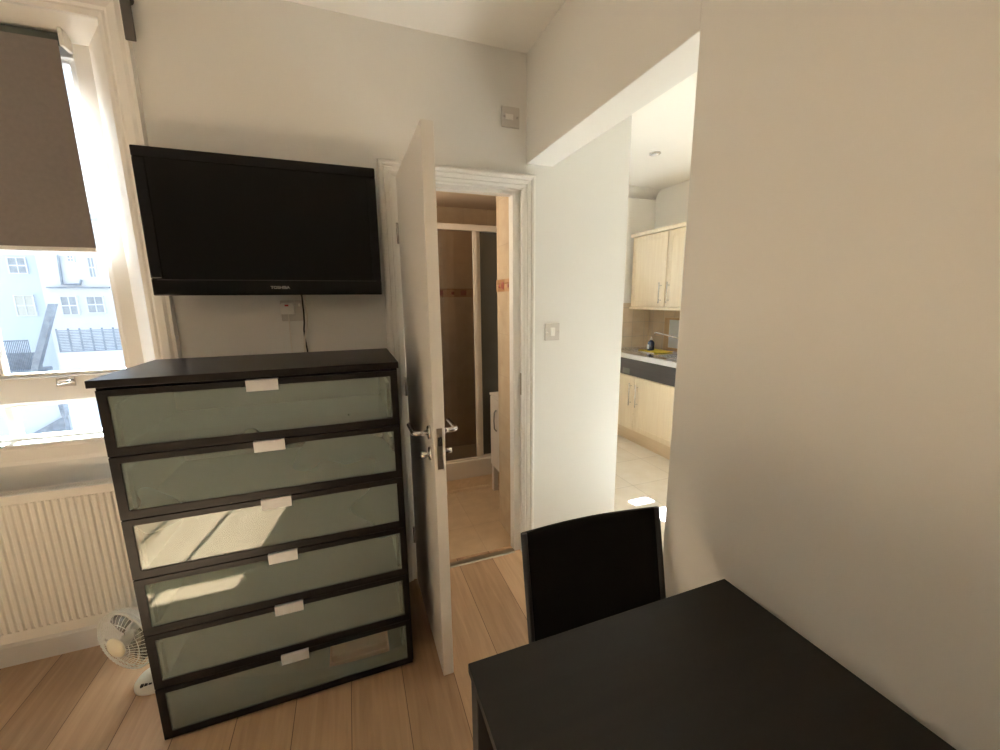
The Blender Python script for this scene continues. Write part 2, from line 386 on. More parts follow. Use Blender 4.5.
# skirting
w = MB()
for x0, x1, y in ((WX0+.005, -.785, 2.018), (XLW, WX0-.002, D-.001), (WX1+.002, DX0-.066, D-.001)):
    w.prism([(y, 0), (y-.014, 0), (y-.014, .085), (y-.008, .1), (y, .1)], 'x', x0, x1)
struct(w.build('baseboard_back', 'trim'), 'white baseboard along the back wall', 'baseboard')
w = MB(); w.prism([(XR-.001, 0), (XR-.015, 0), (XR-.015, .085), (XR-.009, .1), (XR-.001, .1)], 'y', YFW+.01, YN-.002)
struct(w.build('baseboard_right', 'trim'), 'white baseboard along the right wall', 'baseboard')

# ------------------------------------------------------------------ door casing and door
arch = [(0, 0), (0, .012), (.012, .016), (.018, .014), (.022, .019), (.040, .022), (.044, .019), (.050, .026), (.062, .030), (.072, .028), (.076, .022), (.078, .0)]
w = MB(); sweep_u(w, DX0-.003, DX1+.001, DZ+.001, [(u*.76, v*.9) for u, v in arch], D)
tr = struct(w.build('trim_4', 'trim'), 'moulded white casing around the bathroom doorway', 'door casing')
w = MB()
w.box(DX0-.004, DX0+.014, D-.004, 2.045, 0, DZ); w.box(DX1-.005, DX1+.004, D-.004, 2.045, 0, DZ); w.box(DX0+.014, DX1-.005, D-.004, 2.045, DZ-.005, DZ+.004)
w.box(DX1-.042, DX1-.005, D+.03, D+.085, 0, DZ-.005); w.box(DX0+.014, DX0+.03, D+.042, D+.085, 0, DZ-.005); w.box(DX0+.03, DX1-.042, D+.03, D+.085, DZ-.024, DZ-.005)
w.build('door_lining', 'trim', tr)
MB().box(DX1-.0065, DX1-.0048, D+.006, D+.026, .94, 1.06).build('strike_plate', 'brass', tr)
MB().prism([(D+.012, 0), (D+.018, .006), (D+.05, .006), (D+.056, 0)], 'x', DX0+.014, DX1-.042).build('threshold_strip', 'brass', tr)
hx, hy = .236, 1.914
dv = Vector((.007, -.60)); ang = math.atan2(dv.y, dv.x)
dr = thing('door_1', (hx, hy, 0), 'white flush bathroom door standing open beside the chest of drawers', 'door', kind='structure', rz=ang)
LW = .598
def lp(mb, name, mat, par, **k):
    o = mb.build(name, mat, par, world=False, **k); return o
lp(MB().box(0, LW, 0, .040, .012, 1.983), 'door_leaf', 'doorp', dr, bevel=.002)
# local axes: +x along the leaf to the free edge, +y towards the room's right side
def lever(sign, y0):
    o = MB(); s = sign
    x = LW-.062
    o.lathe([(.0255, 0), (.0255, .007), (.022, .010), (.010, .011)], (x, y0, .985), (0, s, 0), 24)
    r = lp(o, 'handle', 'chrome', dr)
    q = MB().tube([(x, y0+s*.008, .985), (x, y0+s*.048, .985), (x-.004, y0+s*.054, .985), (x-.012, y0+s*.057, .985), (x-.118, y0+s*.057, .985)], .0088, 14)
    lp(q, 'lever', 'chrome', r)
    c = MB().lathe([(.0255, 0), (.0255, .006), (.022, .008), (.004, .009)], (x, y0, .905), (0, s, 0), 24)
    c.lathe([(.011, .008), (.012, .012), (.0125, .034), (.009, .037)], (x, y0, .905), (0, s, 0), 16)
    lp(c, 'escutcheon', 'chrome', dr)
lever(-1, 0); lever(1, .040)
lp(MB().box(LW-.0005, LW+.0016, .010, .030, .865, 1.015), 'lock_plate', 'brass', dr)
lp(MB().box(LW, LW+.009, .013, .027, .955, .985), 'latch_bolt', 'chrome', dr)
for z in (1.70, 1.0, .22):
    h = MB().tube([(-.006, -.004, z), (-.006, -.004, z+.09)], .0055, 10); h.box(-.004, .0, .0, .03, z, z+.09)
    lp(h, 'hinge', 'chrome', dr)

# ------------------------------------------------------------------ window
win = thing('window_1', (-1.35, 2.06, .93), 'tall white framed window half covered by a roller blind', 'window', kind='structure')
cas = [(0, 0), (0, .014), (.014, .018), (.022, .016), (.03, .022), (.055, .026), (.066, .022), (.078, .024), (.082, 0)]
w = MB(); sweep_u(w, WX0+.004, WX1-.004, WZ1-.002, cas, D)
w.build('casing', 'trim', win)
FZ0, FZ1, FY0, FY1 = .9065, 2.356, 2.035, 2.10
FX0, FX1 = WX0+.08, -.795
w = MB()
w.box(FX0, FX0+.06, FY0, FY1, FZ0, FZ1); w.box(FX1-.056, FX1, FY0, FY1, FZ0, FZ1)
w.box(FX0+.06, FX1-.056, FY0, FY1, FZ1-.05, FZ1); w.box(FX0+.06, FX1-.056, FY0, FY1, FZ0, FZ0+.022)
w.build('window_frame', 'wframe', win, bevel=.004)
ga, gb = FX0+.06, FX1-.056
MB().box(ga, gb, FY0-.006, FY1-.002, 1.075, 1.175).build('transom', 'wframe', win, bevel=.006)
for z0, z1 in ((FZ0+.022, 1.075), (1.175, FZ1-.05)):
    s = MB(); t = .018
    s.box(ga, ga+t, FY0+.012, FY0+.045, z0, z1); s.box(gb-t, gb, FY0+.012, FY0+.045, z0, z1); s.box(ga+t, gb-t, FY0+.012, FY0+.045, z0, z0+t*.8); s.box(ga+t, gb-t, FY0+.012, FY0+.045, z1-t*.8, z1)
    for xb in (-1.245, -1.622): s.box(xb-.012, xb+.012, FY0+.012, FY0+.045, z0+t*.8, z1-t*.8)
    sh = s.build('sash', 'wframe', win, bevel=.003)
    for a, b in ((ga+t, -1.634), (-1.61, -1.257), (-1.233, gb-t)):
        MB().box(a-.003, b+.003, FY0+.026, FY0+.030, z0+.010, z1-.010).build('pane', 'glass', sh)
l = MB(); lx = -1.05
l.box(lx-.028, lx+.028, FY0-.012, FY0-.006, 1.135, 1.170); l.tube([(lx-.02, FY0-.014, 1.15), (lx-.012, FY0-.03, 1.15), (lx+.012, FY0-.03, 1.155), (lx+.024, FY0-.014, 1.155)], .006, 8)
l.build('window_latch', 'chrome', win)
w = MB()
w.prism([(2.036, .905), (2.036, .930), (1.992, .928), (1.986, .923), (1.984, .914), (1.988, .907), (1.995, .905)], 'x', WX0+.003, WX1-.003)
w.build('window_sill', 'wframe', win)
MB().prism([(2.0195, .84), (2.0195, .904), (1.999, .904), (1.999, .86), (2.005, .842)], 'x', WX0+.004, WX1-.004).build('sill_apron', 'trim', win)
# roller blind
bl = thing('roller_blind', (-1.3, 1.985, 2.35), 'dark taupe roller blind pulled half way down over the window', 'blind')
BX0, BX1, BY = -2.02, -.863, 1.985
f = MB(); nseg = 24
for k in range(nseg):
    z0 = 1.648+(2.345-1.648)*k/nseg; z1 = 1.648+(2.345-1.648)*(k+1)/nseg
    f.box(BX0, BX1, BY-.0008, BY+.0008, z0, z1)
MB().box(BX0, BX1, BY-.0009, BY+.0009, 1.652, 2.335).build('blind_fabric', 'blind', bl)
MB().box(BX0, BX1, BY-.005, BY+.005, 1.638, 1.654).build('bottom_bar', 'white_pl', bl, bevel=.003)
MB().tube([(BX0-.004, BY+.016, 2.345), (BX1+.004, BY+.016, 2.345)], .0185, 20).build('roller_tube', 'tube', bl)
for x in (BX0-.02, BX1+.006):
    b_ = MB().box(x, x+.013, BY-.008, BY+.046, 2.318, 2.374); b_.build('bracket', 'white_pl', bl, bevel=.003)
# dark strip on the wall by the window's corner
st = thing('curtain_bracket', (-.63, 1.90, 2.34), 'dark grey metal strip hanging on wall above window corner', 'bracket')
MB().box(-.645, -.615, D-.034, D-.0275, 2.335, 2.50).build('bracket_plate', 'strip', st, bevel=.002)
MB().lathe([(.018, -.05), (.02, -.03), (.02, .02), (.018, .034)], (-.632, D-.034, 2.475), (0,1,0), 16).build('bracket_boss', 'strip', st)

# ------------------------------------------------------------------ radiator
RX0, RX1, RY, RZ0, RZ1 = -2.0, -.80, 1.902, .170, .760
ra = thing('radiator', (-1.3, 1.94, .17), 'white ribbed panel radiator under the window', 'radiator')
pts = []; pitch = .0226; x = RX0+.02
n = int((RX1-RX0-.04)/pitch)
pts.append((RX0, RY+.006))
for k in range(n):
    a = RX0+.02+k*pitch
    pts += [(a, RY+.006), (a+.004, RY-.001), (a+pitch-.008, RY-.001), (a+pitch-.004, RY+.006)]
pts.append((RX1, RY+.006))
poly = pts+[(RX1, RY+.02), (RX0, RY+.02)]
rb = MB(); rb.prism(poly, 'z', RZ0+.042, RZ1-.034)
rb.box(RX0, RX1, RY+.001, RY+.02, RZ0, RZ0+.042); rb.box(RX0, RX1, RY+.001, RY+.02, RZ1-.034, RZ1)
rb.box(RX0+.01, RX1-.01, RY+.05, RY+.068, RZ0+.02, RZ1-.005)
rb.build('front_panel', 'rad', ra, bevel=.003)
gr = MB(); gr.box(RX0, RX1, RY+.02, RY+.026, RZ1-.012, RZ1-.002); gr.box(RX0, RX1, RY+.066, RY+.072, RZ1-.012, RZ1-.002)
x = RX0
while x < RX1-.004: gr.box(x, x+.004, RY+.026, RY+.066, RZ1-.010, RZ1-.004); x += .0095
gr.build('top_grille', 'rad', ra)
for x in (RX0-.012, RX1+.001): MB().box(x, x+.011, RY+.002, RY+.075, RZ0+.02, RZ1).build('side_panel', 'rad', ra, bevel=.002)
for x in (RX0+.2, RX1-.2): MB().box(x-.02, x+.02, RY+.069, 2.019, RZ0+.1, RZ1-.1).build('wall_bracket', 'rad', ra)
for x in (RX0+.08, RX1-.06):
    MB().tube([(x, RY+.04, 0), (x, RY+.04, RZ0+.03)], .0075, 10).build('feed_pipe', 'rad', ra)

# ------------------------------------------------------------------ chest of drawers
CX0, CX1, CY0, CY1, CZ = -.700, .150, 1.424, 1.872, 1.239
ch = thing('chest_of_drawers', ((CX0+CX1)/2, 1.66, 0), 'tall black-brown chest of six drawers with frosted glass fronts', 'chest of drawers')
w = MB(); w.box(CX0+.010, CX0+.030, CY0+.022, CY1-.002, 0, 1.2165); w.box(CX1-.024, CX1-.004, CY0+.022, CY1-.002, 0, 1.2165)
w.box(CX0+.030, CX1-.024, CY1-.010, CY1-.002, .02, 1.2165); w.box(CX0+.030, CX1-.024, CY0+.022, CY1-.010, .012, .024)
w.box(CX0+.030, CX1-.024, CY0+.03, CY0+.045, 0, .012)
w.build('carcass', 'wenge_z', ch, bevel=.001)
MB().box(CX0, CX1, CY0-.001, CY1, 1.217, CZ).build('top', 'wenge', ch, bevel=.0015)
FXa, FXb = CX0+.018, CX1-.010
for k in range(6):
    z0 = .010+.2005*k; z1 = z0+.1965
    gz0, gz1 = z0+.026, z0+.178
    gx0, gx1 = FXa+.024, FXb-.020
    d = MB(); y0, y1 = CY0, CY0+.019
    d.box(FXa, FXb, y0, y1, z0, gz0); d.box(FXa, FXb, y0, y1, gz1, z1); d.box(FXa, gx0, y0, y1, gz0, gz1); d.box(gx1, FXb, y0, y1, gz0, gz1)
    # box behind the front
    bx0, bx1 = CX0+.044, CX1-.034
    d.box(bx0, bx1, y1+.0002, CY1-.03, z0+.0195, z0+.0255); d.box(bx0, bx0+.01, y1+.003, CY1-.03, z0+.0256, z0+.15); d.box(bx1-.01, bx1, y1+.003, CY1-.03, z0+.0256, z0+.15); d.box(bx0+.01, bx1-.01, CY1-.04, CY1-.03, z0+.0256, z0+.15)
    d.box(bx0, bx1, y0+.0155, y1, gz0-.006, gz0-.001)
    do = d.build('drawer', 'wenge', ch)
    gp = MB().box(gx0, gx1, y0+.004, y0+.008, gz0, gz1).build('glass_panel', 'frost', do)
    gp.data.materials.append(M['clear'])
    for q, pl in enumerate(gp.data.polygons): pl.material_index = 0 if q == 2 else 1   # the face is frosted, the back polished
    xc = (FXa+FXb)/2
    hm = MB(); hm.prism([(y0+.012, z1+.0006), (y0+.012, z1+.0022), (y0-.0045, z1+.0022), (y0-.007, z1-.0005), (y0-.007, z1-.034), (y0-.0045, z1-.034), (y0-.0045, z1+.0006)], 'x', xc-.0445, xc+.0445)
    hm.build('handle', 'alu', do)

# clothes faintly seen through the glass
def folded(name, x0, x1, y0, z0, h, mat, label):
    b = MB(); n = 3
    for k in range(n):
        b.box(x0+.006*k, x1-.004*k, y0+.003*k, y0+.16, z0+h*k/n+.0005, z0+h*(k+1)/n)
    return tag(b.build(name, mat, bevel=.006), label, 'clothing')
folded('folded_clothing', -.17, .055, CY0+.0092, .0366, .092, 'orange', 'orange folded clothing seen through frosted glass of the bottom drawer')

# ------------------------------------------------------------------ television
tv = thing('television', (-.25, 1.83, 1.48), 'black flat screen television mounted on the wall above the chest', 'television')
TX0, TX1, TZ0, TZ1, TY = -.652, .141, 1.476, 1.977, 1.812
w = MB(); bw = .036
w.box(TX0, TX1, TY, TY+.034, TZ0, TZ0+.060); w.box(TX0, TX1, TY, TY+.034, TZ1-bw, TZ1); w.box(TX0, TX0+bw, TY, TY+.034, TZ0+.06, TZ1-bw); w.box(TX1-bw, TX1, TY, TY+.034, TZ0+.06, TZ1-bw)
w.build('bezel', 'piano', tv, bevel=.004)
MB().box(TX0+bw-.003, TX1-bw+.003, TY+.006, TY+.03, TZ0+.058, TZ1-bw+.003).build('screen', 'screen', tv)
w = MB(); w.prism([(TX0+.012, TZ0+.012), (TX1-.012, TZ0+.012), (TX1-.012, TZ1-.012), (TX0+.012, TZ1-.012)], 'y', TY+.034, TY+.055)
w.prism([(TX0+.1, TZ0+.05), (TX1-.1, TZ0+.05), (TX1-.1, TZ1-.08), (TX0+.1, TZ1-.08)], 'y', TY+.055, TY+.085)
w.build('back_cover', 'matt_black', tv, bevel=.004)
MB().prism([(TX0+.05, TZ0+.010), (TX1-.115, TZ0+.010), (TX1-.105, TZ0+.018), (TX1-.105, TZ0+.040), (TX1-.115, TZ0+.048), (TX0+.05, TZ0+.048)], 'y', TY-.003, TY+.001).build('speaker_strip', 'piano', tv, bevel=.001)
MB().box(TX0+.02, TX1-.02, TY-.002, TY+.002, TZ0+.0545, TZ0+.0575).build('bezel_ridge', 'matt_black', tv)
MB().box(-.38, -.13, TY+.0855, D-.0005, 1.60, 1.86).build('wall_mount', 'matt_black', tv)
cu = bpy.data.curves.new('lettering', 'FONT'); cu.body = 'TOSHIBA'; cu.size = .0145; cu.extrude = .0006; cu.align_x = 'CENTER'; cu.offset = .0004
to = bpy.data.objects.new('lettering', cu); COL.objects.link(to); bpy.context.view_layer.update()
me = bpy.data.meshes.new_from_object(to.evaluated_get(bpy.context.evaluated_depsgraph_get())); bpy.data.objects.remove(to)
me.materials.clear(); me.materials.append(M['logo'])
lg = bpy.data.objects.new('lettering', me); COL.objects.link(lg); lg.location = (-.243, TY-.0038, TZ0+.024); lg.rotation_euler = (PI/2, 0, 0); lg.scale = (1.12, 1, 1)
lg.parent = tv; lg.matrix_parent_inverse = parent_world(tv).inverted()

# ------------------------------------------------------------------ wall plates, plug, cables
def plate(name, x, z, sx, sz, label, cat, mat='white_pl'):
    t = thing(name, (x, D, z), label, cat)
    MB().box(x-sx/2, x+sx/2, D-.0095, D-.0004, z-sz/2, z+sz/2).build('cover_plate', mat, t, bevel=.003)
    return t
t = plate('socket', -.225, 1.412, .082, .086, 'white wall socket under the television with plug in it', 'socket', 'plate')
MB().box(-.198, -.190, D-.0125, D-.009, 1.43, 1.442).build('rocker', 'white_pl', t)
pg = thing('plug', (-.238, D-.0096, 1.42), 'white plug with red mark in the socket below the television', 'plug')
MB().prism([(-.262, 1.398), (-.214, 1.398), (-.212, 1.40), (-.212, 1.436), (-.218, 1.444), (-.258, 1.444), (-.264, 1.436), (-.264, 1.40)], 'y', D-.042, D-.0097).build('plug_body', 'white_pl', pg, bevel=.004)
MB().box(-.246, -.232, D-.0435, D-.0415, 1.431, 1.438).build('neon_mark', 'red', pg)
MB().tube([(-.238, D-.022, 1.400), (-.2385, D-.017, 1.38), (-.240, D-.007, 1.33), (-.241, D-.006, 1.27), (-.241, D-.006, 1.10)], .0022, 8).build('cord', 'whitecord', pg)
MB().tube([(-.181, TY+.075, 1.515), (-.181, D-.010, 1.47), (-.180, D-.008, 1.40), (-.182, D-.008, 1.36), (-.186, D-.008, 1.33), (-.185, D-.008, 1.29), (-.180, D-.008, 1.24), (-.178, D-.008, 1.08)], .0032, 8).build('cord', 'matt_black', tv)
o = MB().tube([(-.168, TY+.080, 1.52), (-.169, D-.020, 1.45), (-.168, D-.016, 1.38), (-.173, D-.018, 1.34), (-.186, D-.018, 1.29), (-.190, D-.018, 1.22), (-.190, D-.018, 1.08)], .0038, 8).build('cord', 'whitecord', tv); o['label'] = 'white aerial cord'
t = plate('switch_plate', .783, 2.293, .090, .090, 'small grey-white switch plate high on wall over the doorway', 'switch plate', 'plate')
MB().box(.755, .795, D-.013, D-.009, 2.280, 2.305).build('rocker', 'white_pl', t, bevel=.002)
MB().lathe([(.004, 0), (.004, .003)], (.815, D-.009, 2.293), (0,-1,0), 10).build('screw', 'chrome', t)
MB().lathe([(.004, 0), (.004, .003)], (.749, D-.009, 2.293), (0,-1,0), 10).build('screw', 'chrome', t)
t = plate('light_switch', 1.019, 1.277, .088, .092, 'white light switch on wall beside the doorway', 'light switch', 'plate')
MB().prism([(D-.009, 1.255), (D-.013, 1.255), (D-.016, 1.299), (D-.009, 1.299)], 'x', 1.006, 1.032).build('rocker', 'white_pl', t, bevel=.001)
for x in (.985, 1.053): MB().lathe([(.0035, 0), (.0035, .002)], (x, D-.009, 1.277), (0,-1,0), 10).build('screw', 'chrome', t)

# ------------------------------------------------------------------ desk fan
A = Vector((math.cos(math.radians(-120)), math.sin(math.radians(-120)), 0)); C0 = Vector((-.858, 1.672, .232)); R = .115
U = A.cross(Vector((0,0,1))).normalized(); V = U.cross(A)
fan = thing('desk_fan', (-.80, 1.71, 0), 'small white desk fan on the floor between radiator and chest', 'fan')
b = MB().lathe([(.066, 0), (.070, .004), (.069, .014), (.060, .026), (.042, .036), (.026, .041), (.022, .044)], (-.805, 1.715, 0), (0,0,1), 32)
b.build('base', 'fanwhite', fan)
bt = MB()
for k in range(3): bt.box(-.838+.013*k, -.828+.013*k, 1.664, 1.674, .026, .034)
bt.build('buttons', 'matt_black', fan)
cen = C0-A*.075
MB().tube([(-.805, 1.718, .03), (-.806, 1.722, .10), (cen.x-A.x*.02, cen.y-A.y*.02, .20)], [.017, .015, .014], 14).build('stem', 'fanwhite', fan)
MB().lathe([(.012, -.075), (.032, -.068), (.040, -.05), (.041, -.02), (.036, -.004), (.02, 0)], tuple(C0-A*.045), tuple(A), 24).build('motor', 'fanwhite', fan)
def ringpts(r, d, n=48): return [tuple(C0+A*d+(U*math.cos(2*PI*k/n)+V*math.sin(2*PI*k/n))*r) for k in range(n)]
g = MB(); g.tube(ringpts(R, 0), .0034, 8, closed=True); g.tube(ringpts(R+.001, -.012), .0022, 8, closed=True)
for r, d in ((.085, .018), (.055, .027)): g.tube(ringpts(r, d), .0010, 6, closed=True)
for k in range(44):
    a = 2*PI*k/44; e = U*math.cos(a)+V*math.sin(a)
    g.tube([tuple(C0+e*R), tuple(C0+e*.105+A*.010), tuple(C0+e*.085+A*.018), tuple(C0+e*.055+A*.027), tuple(C0+e*.034+A*.030)], .0009, 5, caps=False)
g.build('front_guard', 'fanwhite', fan)
g = MB()
for k in range(44):
    a = 2*PI*k/44; e = U*math.cos(a)+V*math.sin(a)
    g.tube([tuple(C0+e*(R+.001)-A*.012), tuple(C0+e*.11-A*.03), tuple(C0+e*.085-A*.048), tuple(C0+e*.04-A*.056)], .0009, 5, caps=False)
for r, d in ((.10, -.040), (.06, -.053)): g.tube(ringpts(r, d), .0010, 6, closed=True)
g.build('rear_guard', 'fanwhite', fan)
MB().lathe([(.038, .026), (.038, .030), (.034, .034), (.0, .036)], tuple(C0), tuple(A), 28).build('guard_badge', 'cream', fan)
MB().lathe([(.022, -.034), (.024, -.02), (.018, .005), (.006, .010)], tuple(C0), tuple(A), 20).build('blade_hub', 'fanwhite', fan)
for q in range(3):
    vs = []; n = 10
    for i in range(n+1):
        s = i/n; a0 = 2*PI*q/3+s*1.55
        for j, r in enumerate((.020, .055, .098)):
            e = U*math.cos(a0+.25*j)+V*math.sin(a0+.25*j); vs.append(C0+e*r+A*(-.026+.022*s))
    fs = [(i*3+j, i*3+j+1, (i+1)*3+j+1, (i+1)*3+j) for i in range(n) for j in range(2)]
    bl_ = MB(); bl_.add(vs, fs, True); o = bl_.build('blade', 'blade', fan); sd = o.modifiers.new('solid', 'SOLIDIFY'); sd.thickness = .0015

# ------------------------------------------------------------------ dining table
tb = thing('dining_table', (.52, .1, 0), 'black rectangular dining table against the right wall', 'table')
X0, X1, Y0, Y1 = .171, .8535, -.50, .659
MB().box(X0, X1, Y0, Y1, .719, .740).build('tabletop', 'table', tb, bevel=.0012)
for x in (X0+.004, X1-.044):
    for y in (Y0+.004, Y1-.044): MB().box(x, x+.04, y, y+.04, 0, .7188).build('leg', 'black', tb, bevel=.002)
w = MB(); w.box(X0+.044, X1-.044, Y1-.034, Y1-.012, .675, .7188); w.box(X0+.044, X1-.044, Y0+.012, Y0+.034, .675, .7188)
w.box(X0+.012, X0+.034, Y0+.044, Y1-.044, .675, .7188); w.box(X1-.034, X1-.012, Y0+.044, Y1-.044, .675, .7188)
w.build('apron', 'black', tb)

# ------------------------------------------------------------------ chair
cr = thing('dining_chair', (.60, .66, 0), 'black sling-back dining chair tucked under the far table end', 'chair')
CXa, CXb = .3835, .811
def back_y(z): return .868-(.855-z)*.19
def back_pt(s, z, off=0):   # s 0..1 across; gentle inward curve
    x = CXa+.010*(1-(z-.44)/.42)*0+(CXb-CXa)*s
    return Vector((x, back_y(z)+.016*math.sin(PI*s)+off, z))
vs = []; NS, NZ = 16, 12
for side in (0, .010):
    for i in range(NZ+1):
        z = .50+(.8505-.50)*i/NZ
        for j in range(NS+1):
            s = j/NS; zz = z-.012*s*(i/NZ)
            vs.append(back_pt(s, zz, side))
W = NS+1; H = NZ+1; fs = []
for i in range(NZ):
    for j in range(NS):
        a = i*W+j; fs.append((a, a+1, a+W+1, a+W)); b2 = a+W*H; fs.append((b2, b2+W, b2+W+1, b2+1))
for i in range(NZ):
    a = i*W; fs.append((a, a+W, a+W+W*H, a+W*H)); a = i*W+NS; fs.append((a, a+W*H, a+W+W*H, a+W))
for j in range(NS):
    a = j; fs.append((a, a+W*H, a+1+W*H, a+1)); a = NZ*W+j; fs.append((a, a+1, a+1+W*H, a+W*H))
m_ = MB(); m_.add(vs, fs, True); m_.build('backrest', 'fabric', cr)
for s, x in ((0, CXa), (1, CXb)):
    top = back_pt(s, .853-.012*s)
    pts = [(x, top.y, top.z), (x, back_y(.65), .65), (x, back_y(.46), .46), (x, back_y(.46)+.02, .40), (x, .90, 0)]
    MB().tube(pts, .0085, 10).build('rear_leg', 'black', cr)
    q = 1 if s == 0 else -1
    MB().tube([(x, back_y(.46)-.01, .435), (x+q*.030, .66, .441), (x+q*.045, .44, .445), (x+q*.045, .415, .43), (x+q*.045, .40, .38), (x+q*.045, .39, 0)], .0085, 10).build('front_leg', 'black', cr)
m_ = MB(); pr_ = [(.42, .440), (.44, .455), (.60, .448), (.78, .450), (.785, .438), (.60, .432)]
for s, x in ((0, CXa), (1, CXb)): pass
va = [(CXa+.014+(.79-y)*.125, y, z) for y, z in pr_]; vb = [(CXb-.014-(.79-y)*.125, y, z) for y, z in pr_]
n = len(pr_); m_.add(va+vb, [tuple(range(n)), tuple(reversed(range(n, 2*n)))]+[(i, i+n, (i+1) % n+n, (i+1) % n) for i in range(n)])
m_.build('seat', 'fabric', cr, bevel=.003)
MB().tube([(CXa+.035, .60, .425), (CXb-.035, .60, .425)], .006, 8).build('stretcher', 'black', cr)
MB().tube([(CXa, .895, .12), (CXb, .895, .12)], .006, 8).build('stretcher', 'black', cr)

# ------------------------------------------------------------------ bathroom fittings
sh = thing('shower_enclosure', (.6, 2.8, .246), 'white framed shower screen with sliding glass in the bathroom', 'shower enclosure')
SY = 2.80
w = MB(); w.box(-.295, KX-.102, SY, SY+.04, 1.922, 1.962); w.box(-.295, KX-.102, SY, SY+.04, .2465, .262)
w.box(-.295, -.26, SY, SY+.04, .262, 1.922)
w.build('frame_rail', 'tray', sh, bevel=.003)
w = MB(); w.box(.846, .878, SY+.002, SY+.02, .262, 1.922); w.build('door_stile', 'tray', sh, bevel=.003)
w = MB(); w.box(.880, .906, SY+.022, SY+.04, .262, 1.922); w.build('door_stile', 'tray', sh, bevel=.003)
MB().box(-.26, .846, SY+.009, SY+.013, .262, 1.922).build('clear_pane', 'showerglass', sh)
MB().box(.906, KX-.102, SY+.029, SY+.033, .262, 1.922).build('grey_pane', 'greyglass', sh)
ty = thing('shower_tray', (.6, 3.05, 0), 'raised white shower tray on a tiled plinth', 'shower tray')
w = MB(); w.box(-.295, KX-.102, SY-.012, SY+.05, .105, .246); w.box(-.295, KX-.102, SY+.05, YB-.008, .105, .16)
w.build('tray_body', 'tray', ty, bevel=.006)
w = MB(); w.box(-.295, KX-.102, SY, SY+.02, 0, .104); w.box(-.295, KX-.102, SY-.006, SY-.0005, 0, .022)
w.build('tray_riser', 'plinth', ty)
cb = thing('bathroom_cabinet', (1.12, 2.6, 0), 'narrow white bathroom cabinet on legs beside the shower', 'cabinet')
w = MB(); w.box(.955, 1.34, 2.44, 2.765, .20, .75); w.build('body', 'shelfw', cb, bevel=.003)
MB().box(.943, 1.345, 2.435, 2.77, .751, .77).build('top', 'shelfw', cb, bevel=.003)
MB().box(.945, .954, 2.445, 2.76, .21, .745).build('door', 'shelfw', cb, bevel=.002)
MB().tube([(.944, 2.625, .51), (.928, 2.625, .53), (.925, 2.625, .59), (.928, 2.625, .65), (.944, 2.625, .67)], .005, 8).build('handle', 'strip', cb)
for x in (.95, 1.30):
    for y in (2.45, 2.72): MB().box(x, x+.035, y, y+.035, 0, .1995).build('leg', 'shelfw', cb)

# ------------------------------------------------------------------ kitchen units
BF = 2.608
def cab_door(par, x, y0, y1, z0, z1, hy=None, hz0=0, hz1=0):
    o = MB(); o.box(x, x+.018, y0, y1, z0, z1)
    d = o.build('door', 'birch', par, bevel=.002)
    f = MB(); r = .055
    f.box(x-.004, x-.0003, y0+.003, y0+r, z0+.003, z1-.003); f.box(x-.004, x-.0003, y1-r, y1-.003, z0+.003, z1-.003); f.box(x-.004, x-.0003, y0+r, y1-r, z0+.003, z0+r); f.box(x-.004, x-.0003, y0+r, y1-r, z1-r, z1-.003)
    f.build('door_border', 'birch', d, bevel=.0015)
    if hy is not None:
        h = MB(); xx = x-.034
        h.tube([(xx, hy, hz0), (xx, hy, hz1)], .0055, 10)
        for z in (hz0+.03, hz1-.03): h.tube([(x-.004, hy, z), (xx, hy, z)], .0045, 8)
        h.build('handle', 'chrome', d)
    return d
bc = thing('base_cabinet', (2.9, 3.18, 0), 'birch kitchen base cabinet with two doors under the steel sink', 'cabinet')
w = MB(); w.box(BF+.019, XK-.012, 2.38, YK-.010, .135, .857); w.build('carcass', 'birch', bc)
cab_door(bc, BF, 2.385, 3.176, .135, .683, 3.13, .39, .62)
cab_door(bc, BF, 3.184, 3.70, .135, .683, 3.225, .39, .62)
fs_ = MB().box(BF, BF+.018, 2.385, 3.70, .689, .855).build('fascia_panel', 'fascia', bc, bevel=.001)
MB().box(BF-.0012, BF-.0003, 3.27, 3.38, .70, .755).build('fascia_reflection', 'fascia_reflection', fs_)  # square painted paler to imitate a reflection on the dark fascia
MB().box(BF+.03, BF+.05, 2.38, 3.71, 0, .1345).build('plinth', 'plinth', bc)
wt = thing('sink_unit', (2.9, 3.0, .86), 'stainless steel sink and drainer set in the kitchen worktop', 'sink')
w = MB(); w.box(BF-.018, XK-.009, 2.38, 2.62, .858, .905); w.box(BF-.018, XK-.009, 3.40, YK-.009, .858, .905)
w.box(BF-.018, BF+.06, 2.62, 3.40, .858, .905); w.box(XK-.10, XK-.009, 2.62, 3.40, .858, .905)
w.build('worktop_edge', 'worktop', wt, bevel=.003)
w = MB(); w.box(BF-.02, BF+.08, 2.42, 3.69, .9055, .912); w.box(XK-.14, XK-.010, 2.42, 3.69, .9055, .912); w.box(BF+.08, XK-.14, 2.42, 2.66, .9055, .912)
w.box(BF+.08, XK-.14, 3.06, 3.69, .9055, .912)
for k in range(7): w.tube([(BF+.13+.055*k, 3.15, .913), (BF+.13+.055*k, 3.60, .913)], .004, 6)
w.build('drainer', 'steel', wt, bevel=.002)
w = MB(); w.box(BF+.075, BF+.08, 2.66, 3.06, .87, .906); w.box(XK-.14, XK-.135, 2.66, 3.06, .87, .906); w.box(BF+.08, XK-.14, 2.655, 2.66, .87, .906); w.box(BF+.08, XK-.14, 3.06, 3.065, .87, .906); w.box(BF+.08, XK-.14, 2.66, 3.06, .862, .869)
w.build('bowl', 'steel', wt)
tp = thing('kitchen_tap', (3.13, 2.95, .912), 'chrome mixer tap with long spout at the sink', 'tap')
